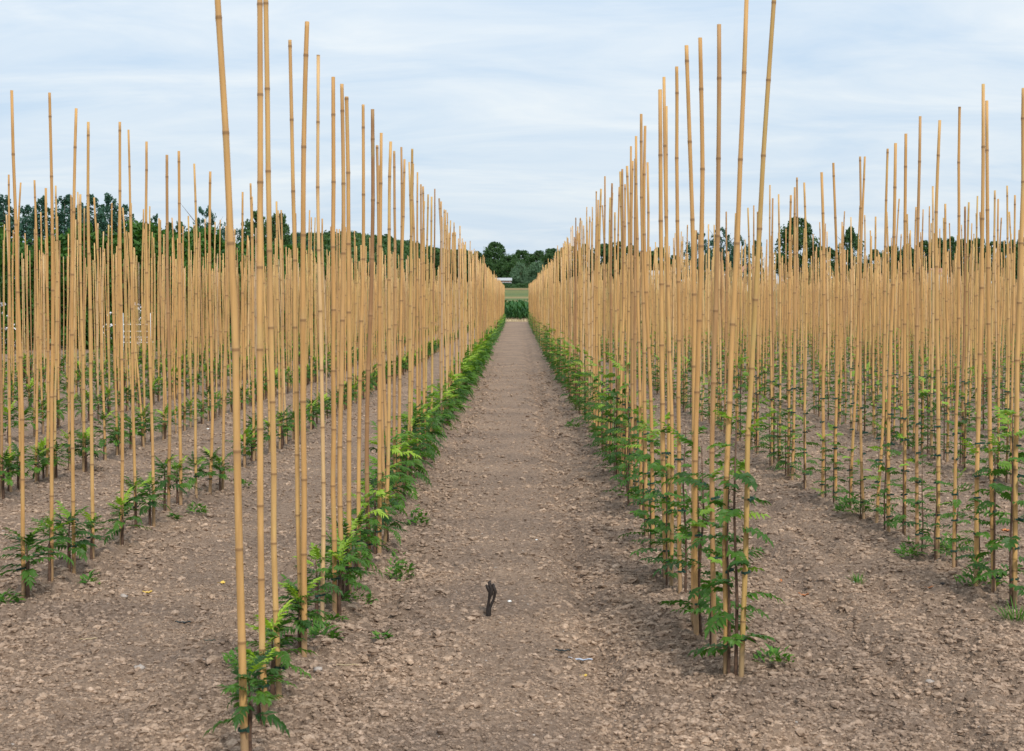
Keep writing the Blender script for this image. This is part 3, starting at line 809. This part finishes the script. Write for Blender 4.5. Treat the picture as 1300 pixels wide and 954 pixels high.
def tree_proto(kind):
    if kind in TR: return TR[kind]
    spec = {  # W, H, base, clumps, leaves, size, shape, material, clump radius
        'oak_a': (8, 10, .6, 130, 11000, .20, 'round', 'tree', .135), 'oak_b': (9, 10, .5, 140, 11500, .21, 'round', 'tree', .13),
        'oak_c': (7, 10, .5, 80, 8500, .21, 'round', 'tree', .15), 'poplar_a': (3.4, 11, .9, 170, 6500, .14, 'poplar', 'poplar', .10),
        'poplar_b': (3.9, 11, .7, 160, 6500, .14, 'poplar', 'poplar', .10), 'ash': (8, 10, 1.0, 120, 6000, .16, 'round', 'poplar', .085),
        'willow': (8, 7, .1, 80, 7500, .22, 'round', 'willow', .17), 'conifer': (3, 10, .6, 70, 3200, .16, 'cone', 'tree', .12)}[kind]
    W, H, z0, nc, nl, sz, shp, m, cl = spec
    V, Fc, t = crown(hash(kind) % 1000 if False else sum(map(ord, kind)), W, H - z0, z0, nc, nl, sz, shp, cl)
    TR[kind] = (mesh('crown', V, Fc, M[m], {'tone': t}), trunk_mesh(sum(map(ord, kind)), H, .22, z0 + .6, W), W, H)
    return TR[kind]
def tree(kind, px, ptop, D, wpx, label, name='tree', cat='tree', group='trees beyond the field'):
    cm, tm, W, H = tree_proto(kind)
    p = at_depth(px, ptop, D); g = float(gz(D)); h = p[2] - g; w = wpx * D / F
    root = empty(name, (p[0], D, g), random.uniform(0, 6.28))
    root.scale = (w / W, w / W, h / (H * 1.015))
    obj('crown', cm, root); obj('trunk', tm, root)
    tag(root, label, cat, group)
random.seed(5)
# narrow bluish poplars on the far left
pop = [(-22, 256, 36), (5, 252, 30), (33, 262, 24), (52, 254, 28), (82, 249, 34), (101, 262, 22), (120, 249, 30), (140, 250, 28), (161, 262, 24)]
for i, (x, y, w) in enumerate(pop):
    tree('poplar_a' if i % 2 else 'poplar_b', x, y - 2, 140 + 4 * (i % 3), w * 1.55, f'narrow bluish poplar, {ones[i+1]} from the left edge behind the hedge', 'poplar_tree', 'tree', 'poplars at the far left')
for i, (k, x, y, D, w, l) in enumerate([
    ('poplar_b', 196, 272, 150, 26, 'short bluish tree just right of the tall poplar group on the left'),
    ('ash', 176, 290, 118, 50, 'low spreading tree between the poplars and the short bluish tree'),
    ('oak_a', 222, 284, 118, 50, 'rounded green tree above the left hedge, left of the feathery tree'),
    ('ash', 262, 264, 100, 58, 'feathery open tree with sparse sky-gapped top on the left'),
    ('oak_b', 20, 312, 105, 90, 'low rounded tree under the poplars at the left edge'),
    ('oak_c', 92, 308, 108, 80, 'low rounded tree under the poplars, right one of two'),
    ('ash', 299, 292, 150, 44, 'small loose tree right of the feathery tree'),
    ('oak_c', 326, 271, 160, 46, 'tall dark tree, left of the twin crowns left of the hill'),
    ('oak_a', 352, 273, 165, 52, 'tall dark tree, right of the twin crowns left of the hill'),
    ('ash', 381, 296, 158, 40, 'lower open tree on the right flank of the twin crowns'),
    ('oak_b', 274, 306, 150, 60, 'squat green tree behind the hedge between feathery tree and twin crowns')]):
    tree(k, x, y, D, w, l)
# wood beyond the far field, middle
mid = [('oak_a', 556, 320, 470, 40), ('oak_b', 585, 318, 480, 42), ('oak_c', 606, 320, 470, 26), ('oak_b', 628, 309, 470, 36), ('oak_a', 613, 330, 455, 30), ('oak_c', 644, 326, 450, 30),
       ('oak_b', 662, 319, 500, 34), ('oak_c', 650, 331, 440, 26), ('oak_a', 683, 319, 470, 32), ('oak_b', 700, 317, 460, 34), ('oak_a', 722, 314, 450, 36),
       ('oak_c', 742, 311, 450, 34), ('oak_b', 764, 311, 455, 36), ('oak_a', 782, 308, 450, 32), ('oak_c', 800, 313, 460, 30), ('oak_b', 817, 321, 470, 30), ('oak_a', 836, 315, 450, 34), ('oak_c', 856, 325, 440, 30)]
for i, (k, x, y, D, w) in enumerate(mid):
    tree(k, x, y, D, w * 1.15, f'dark broadleaf tree, {ordinal(i+1)} from left in the wood behind the central gap', 'broadleaf_tree')
tree('willow', 661, 334, 418, 22, 'grey-green willow, left of the pair before the central wood', 'willow_tree')
tree('willow', 682, 333, 420, 26, 'grey-green willow, right of the pair before the central wood', 'willow_tree')
for k, x, y, D, w, l in [
    ('ash', 888, 297, 240, 44, 'loose feathery tree, left of three behind the right canes'),
    ('ash', 915, 290, 245, 44, 'loose feathery tree, tallest of three behind the right canes'),
    ('ash', 938, 300, 240, 34, 'loose feathery tree, right of three behind the right canes'),
    ('conifer', 959, 303, 260, 14, 'dark narrow conifer, left of two beside the feathery trees'),
    ('conifer', 966, 305, 262, 12, 'dark narrow conifer, right of two beside the feathery trees'),
    ('oak_b', 1012, 279, 250, 58, 'large round dark tree standing alone above the right canes'),
    ('oak_c', 1080, 290, 260, 38, 'smaller round dark tree right of the large round one'),
    ('oak_a', 1048, 314, 330, 44, 'low tree between the two round trees on the right'),
    ('oak_b', 905, 322, 330, 50, 'low bushy tree under the three feathery trees')]:
    tree(k, x, y, D, w, l, 'broadleaf_tree' if k[0] == 'o' else ('conifer_tree' if k[0] == 'c' else 'feathery_tree'))
rt = [(1112, 318), (1132, 314), (1152, 311), (1172, 307), (1190, 304), (1208, 302), (1226, 305), (1243, 304), (1262, 308), (1280, 306), (1299, 303), (1318, 305)]
for i, (x, y) in enumerate(rt):
    tree(['oak_a', 'oak_b', 'oak_c'][i % 3], x, y, 350 + 7 * (i % 3), 36, f'dark broadleaf tree, {ordinal(i+1)} from left in the far right treeline', 'broadleaf_tree', group='trees of the far right treeline')

# hedge along the left side of the field
def shrub_proto(seed, m):
    V, Fc, t = crown(seed, 3.6, 3.6, .0, 60, 5200, .085, 'shrub', .16)
    return mesh('foliage', V, Fc, M[m], {'tone': t})
SH = [shrub_proto(11, 'hedge'), shrub_proto(12, 'hedge'), shrub_proto(13, 'hedge')]
SHT = trunk_mesh(99, 3.0, .09, .5, 3)
HL = [(-21, 41), (-16, 43.5), (-12.2, 46), (-11.2, 51), (-11.2, 66), (-12.5, 84), (-14, 110)]
hp = []
for (xa, ya), (xb, yb) in zip(HL[:-1], HL[1:]):
    n_ = int(math.hypot(xb - xa, yb - ya) / 2.1) + 1
    hp += [(xa + (xb - xa) * t_ / n_, ya + (yb - ya) * t_ / n_) for t_ in range(n_)]
for i, (x, y) in enumerate(hp):
    x += random.uniform(-.4, .4)
    h = random.uniform(3.3, 4.1) if y < 60 else random.uniform(3.4, 4.4)
    root = empty('hedge_shrub', (x, y, float(gz(y))), random.uniform(0, 6.28)); root.scale = (1.0, 1.0, h / 3.7)
    obj('foliage', SH[i % 3], root); obj('stem', SHT, root)
    tag(root, f'green hedge shrub, {ordinal(i+1)} from the near end of the hedge left of the field', 'shrub', 'shrubs of the left hedge')
# shrub band at the far edge of the field, and reeds behind the maize
V, Fc, t = crown(31, 9, 1.9, 0, 90, 4200, .20, 'shrub', .10)
BAND = mesh('shrub', V, Fc, M['tree'], {'tone': t * .9})
x = -130.; i = 0
while x < 190:
    D = 405 + random.uniform(-2, 3)
    root = obj('field_edge_shrub', BAND, None, (x, D, float(gz(D)) - .2)); root.rotation_euler = (0, 0, random.choice((0, 3.14))); root.scale = (1, .6, random.uniform(.62, .75))
    tag(root, f'low dark shrub, {ordinal(i+1)} from left in the hedge behind the far field', 'shrub', 'shrubs at the far field edge')
    x += 6.3; i += 1
# white-flowering bushes by the hedge
def blossom(px, py, D, w, h, lab):
    p = at_depth(px, py, D)
    V, Fc, t = crown(int(px) + 3, w, h, 0, 22, 1300, .05, 'shrub', .2)
    root = empty('flowering_bush', (p[0], D, float(gz(D)))); obj('foliage', mesh('foliage', V, Fc, M['hedge'], {'tone': t}), root)
    V, Fc, t = crown(int(px) + 9, w, h, .1, 16, 240, .035, 'shrub', .2); obj('blossom', mesh('blossom', V, Fc, M['blossom']), root)
    tag(root, lab, 'bush')
blossom(2, 405, 40, .9, 1.3, 'white-flowering bush at the left edge before the hedge')
blossom(176, 398, 42.5, 1.0, 1.3, 'white-flowering bush behind the white gate on the left')
blossom(150, 405, 43, 1.0, 1.1, 'white-flowering bush left of the white gate')
# white tubular gate
def gate():
    D = 41.; l = at_depth(156, 450, D); r = at_depth(181, 450, D); z = float(gz(D)); w = r[0] - l[0] + .25
    root = empty('gate', (l[0], D, z))
    for x in (0, w):
        V, Fc = tube([(x, 0, -.1), (x, 0, 1.15)], .022, 8); obj('post', mesh('post', V, Fc, M['white'], smooth=True), root)
    for h in (.30, .45, .62, .82):
        V, Fc = tube([(.024, 0, h), (w - .024, 0, h)], .014, 6); obj('rail', mesh('rail', V, Fc, M['white'], smooth=True), root)
    tag(root, 'white tubular metal gate in front of the left hedge', 'gate')
gate()
# buildings far off
def house(px, py_eaves, py_ridge, D, wpx, dep, wall, roof, lab, name='house', nwin=3):
    a = at_depth(px - wpx / 2, py_eaves, D); b = at_depth(px + wpx / 2, py_eaves, D); t = at_depth(px, py_ridge, D)
    z = float(gz(D)) - .2; W = b[0] - a[0]; he = a[2] - z; hr = t[2] - z
    root = empty(name, ((a[0] + b[0]) / 2, D, z))
    V, Fc = box(-W / 2, W / 2, 0, dep, 0, he)
    gv = np.array([(-W / 2, 0, he), (-W / 2, dep, he), (-W / 2, dep / 2, hr - .05), (W / 2, 0, he), (W / 2, dep, he), (W / 2, dep / 2, hr - .05)])
    ac = Acc(); ac.add(V, Fc); ac.add(gv, np.array([[0, 1, 2], [3, 5, 4]])); obj('wall', ac.mesh('wall', M[wall]), root)
    o = .25; ac = Acc()
    for s in (0, 1):
        y0 = -o if s == 0 else dep + o
        P = np.array([(-W / 2 - o, y0, he - .1), (W / 2 + o, y0, he - .1), (W / 2 + o, dep / 2, hr), (-W / 2 - o, dep / 2, hr)])
        ac.add(np.concatenate([P, P + (0, 0, .15)]), np.array([[0, 1, 2, 3], [4, 7, 6, 5], [0, 4, 5, 1], [1, 5, 6, 2], [2, 6, 7, 3], [3, 7, 4, 0]]))
    obj('roof', ac.mesh('roof', M[roof]), root)
    for k in range(nwin):
        x = -W / 2 + W * (k + .5) / nwin; ac = Acc(); V, Fc = box(x - .5, x + .5, -.05, .0, he * .45, he * .8)
        wn = obj('window', mesh('window', V, Fc, M['white']), root)
        V, Fc = box(x - .42, x + .42, -.07, -.052, he * .49, he * .76); obj('pane', mesh('pane', V, Fc, M['pane']), wn)
    tag(root, lab, 'building')
house(639, 356.3, 353.3, 411, 20, 7, 'brick', 'metalroof', 'long low shed with pale roof before the central wood', 'shed', 5)
house(838, 350, 344, 340, 22, 8, 'render', 'metalroof', 'pale low house left of the feathery trees behind right canes')
house(948, 345, 336, 300, 18, 7, 'render', 'tiles', 'house with reddish roof left of the round tree')
house(979, 350, 344, 300, 12, 7, 'render', 'metalroof', 'white house at the left foot of the large round tree')
house(376, 350, 342, 200, 14, 6, 'render', 'metalroof', 'white house at the right foot of the twin-crowned trees')
house(1195, 347, 341, 330, 16, 7, 'render', 'tiles', 'house before the far right treeline')
# wooded hill
def hill():
    pr = np.array([(200, 330), (300, 312), (375, 301), (410, 298), (440, 297), (470, 298), (500, 303), (540, 311), (590, 320), (640, 330), (700, 345)], float)
    xs = np.linspace(150, 720, 90); H = np.interp(xs, pr[:, 0], pr[:, 1])
    ys = np.linspace(620, 980, 24); V = []
    for Y in ys:
        k = math.sin(math.pi * min(1, (Y - 620) / 360) ) ** .8
        for x, hy in zip(xs, H):
            top = at_depth(x, hy, 800); V.append((top[0], Y, 9.5 + (top[2] - 9.5 - 6) * k * math.sin(math.pi * np.clip((x - 150) / 570, 0, 1)) ** .25))
    V = np.array(V); tag(obj('hill', mesh('hill', V, grid_faces(len(ys), len(xs)), M['grassland'], smooth=True)), kind='structure')
    P = []; T = []; O = []; g = np.random.default_rng(3)
    G = V.reshape(len(ys), len(xs), 3)
    for k in range(1100):
        i = g.integers(0, 14); j = g.integers(4, len(xs) - 3); c = G[i, j] + (g.normal() * 2, g.normal() * 6, 0); r = g.uniform(3, 5.5)
        m = 90; d = g.normal(size=(m, 3)); d /= np.linalg.norm(d, axis=1)[:, None]; d[:, 2] = np.abs(d[:, 2]) - .2
        P.append(c + (0, 0, 3.) + d * r * g.random((m, 1)) ** .3); O.append(d); T.append(np.clip(g.normal(g.uniform(.2, .65), .1, m), 0, 1))
    V, Fc, t = leaf_quads(np.concatenate(P), .75, np.concatenate(O), np.concatenate(T))
    tag(obj('hillside_wood', mesh('hillside_wood', V, Fc, M['tree'], {'tone': t})), 'dense dark green wood covering the low hill left of centre', 'wood', kind='stuff')
hill()
# maize beyond the end of the rows
def maize():
    g = np.random.default_rng(8); Vs = []; T = []; n = 0; Fs = []
    for row in range(20):
        Y = 96.5 + row * .75
        for X in np.arange(-9, 9, .2):
            if random.random() < .06: continue
            x = X + g.normal() * .04; y = Y + g.normal() * .06; h = g.uniform(.9, 1.5); z = float(gz(y))
            for k in range(7):
                th = g.random() * 6.28; z0 = z + h * (.12 + .1 * k); L = g.uniform(.45, .7); w = .045
                dx, dy = math.cos(th), math.sin(th)
                pts = [(0, 0), (L * .35, .22), (L * .7, .24), (L, .02)]
                V = []
                for i, (a, b) in enumerate(pts):
                    ww = w * (1, 1, .7, .1)[i]
                    V += [(x + dx * a - dy * ww, y + dy * a + dx * ww, z0 + b), (x + dx * a + dy * ww, y + dy * a - dx * ww, z0 + b)]
                Vs += V; Fs += [[n, n + 1, n + 3, n + 2], [n + 2, n + 3, n + 5, n + 4], [n + 4, n + 5, n + 7, n + 6]]; n += 8
                T += [g.uniform(.1, .8)] * 8
    tag(obj('maize', mesh('maize', np.array(Vs), np.array(Fs), M['maize'], {'tone': np.array(T)})), 'dark green maize standing beyond the far end of the track', 'maize', kind='stuff')
maize()
# dry grass where the track ends
def drygrass():
    a = Acc(); random.seed(3)
    for k in range(900):
        V, Fc = leaflet(random.uniform(.1, .3), .02, .1); V = rot(rot(V, 'y', -R(random.uniform(30, 90))), 'z', random.uniform(0, 6.28))
        x, y = random.uniform(-1.3, 1.3), random.uniform(92.3, 95.8); a.add(V + (x, y, float(gz(y))), Fc)
    tag(obj('dry_grass', a.mesh('dry_grass', M['straw'])), 'dry straw-coloured grass at the far end of the track', 'grass', kind='stuff')
drygrass()

# ------------------------------------------------------------------ sky and light
SUN_EL, SUN_ROT = 46., 200.       # high, behind the camera and a little to the right, veiled by thin cloud
w = bpy.data.worlds.new('World'); sc.world = w; w.use_nodes = True
nt = w.node_tree; nt.nodes.clear(); ln = nt.links
sky = N(nt, 'ShaderNodeTexSky', sky_type='NISHITA', sun_disc=False, sun_elevation=R(SUN_EL), sun_rotation=R(180 - 20), air_density=1.2, dust_density=2.0, ozone_density=1.0)
tc = N(nt, 'ShaderNodeTexCoord').outputs['Generated']
sp = N(nt, 'ShaderNodeSeparateXYZ'); ln.new(tc, sp.inputs[0])
zz = math_(nt, 'MAXIMUM', sp.outputs[2], 0.)
dn = math_(nt, 'ADD', zz, .16)
cb = N(nt, 'ShaderNodeCombineXYZ'); ln.new(math_(nt, 'DIVIDE', sp.outputs[0], dn), cb.inputs[0]); ln.new(math_(nt, 'DIVIDE', sp.outputs[1], dn), cb.inputs[1])
mp = N(nt, 'ShaderNodeMapping'); mp.inputs['Scale'].default_value = (1.1, 2.2, 1); mp.inputs['Rotation'].default_value = (0, 0, R(9)); ln.new(cb.outputs[0], mp.inputs[0])
n1 = nt.nodes.new('ShaderNodeTexNoise'); n1.inputs['Scale'].default_value = 1.35; n1.inputs['Detail'].default_value = 6; n1.inputs['Roughness'].default_value = .6; n1.inputs['Distortion'].default_value = .6
ln.new(mp.outputs[0], n1.inputs['Vector'])
cm = ramp(nt, n1.outputs[0], [(.30, (.0, .0, .0)), (.52, (.55, .55, .55)), (.68, (1, 1, 1))])
cloud = mixc(nt, cm, (6.1, 7.55, 9.2), (8.6, 9.25, 9.75))
lum = math_(nt, 'ADD', 1., math_(nt, 'MULTIPLY', math_(nt, 'POWER', zz, 1.2), .45))
cc = N(nt, 'ShaderNodeVectorMath', operation='SCALE'); ln.new(cloud, cc.inputs[0]); ln.new(lum, cc.inputs['Scale'])
col = mixc(nt, .88, sky.outputs[0], cc.outputs[0])
bg = N(nt, 'ShaderNodeBackground'); bg.inputs['Strength'].default_value = .10; ln.new(col, bg.inputs[0])
wo = N(nt, 'ShaderNodeOutputWorld'); ln.new(bg.outputs[0], wo.inputs[0])
sd = bpy.data.lights.new('sun', 'SUN'); sd.energy = 2.9; sd.angle = R(8); sd.color = (1, .95, .87)
so = bpy.data.objects.new('sun', sd); C.objects.link(so)
az = R(20)   # sun azimuth seen from the field: behind the camera (-Y), 20 degrees to the right
sv = Vector((math.sin(az) * math.cos(R(SUN_EL)), -math.cos(az) * math.cos(R(SUN_EL)), math.sin(R(SUN_EL))))
so.rotation_euler = sv.to_track_quat('Z', 'Y').to_euler()
sc.view_settings.view_transform = 'Standard'; sc.view_settings.look = 'None'; sc.view_settings.gamma = 1; sc.view_settings.exposure = 0.0
sc.render.film_transparent = False
sc.cycles.max_bounces = 6
print('objects', len(bpy.data.objects))
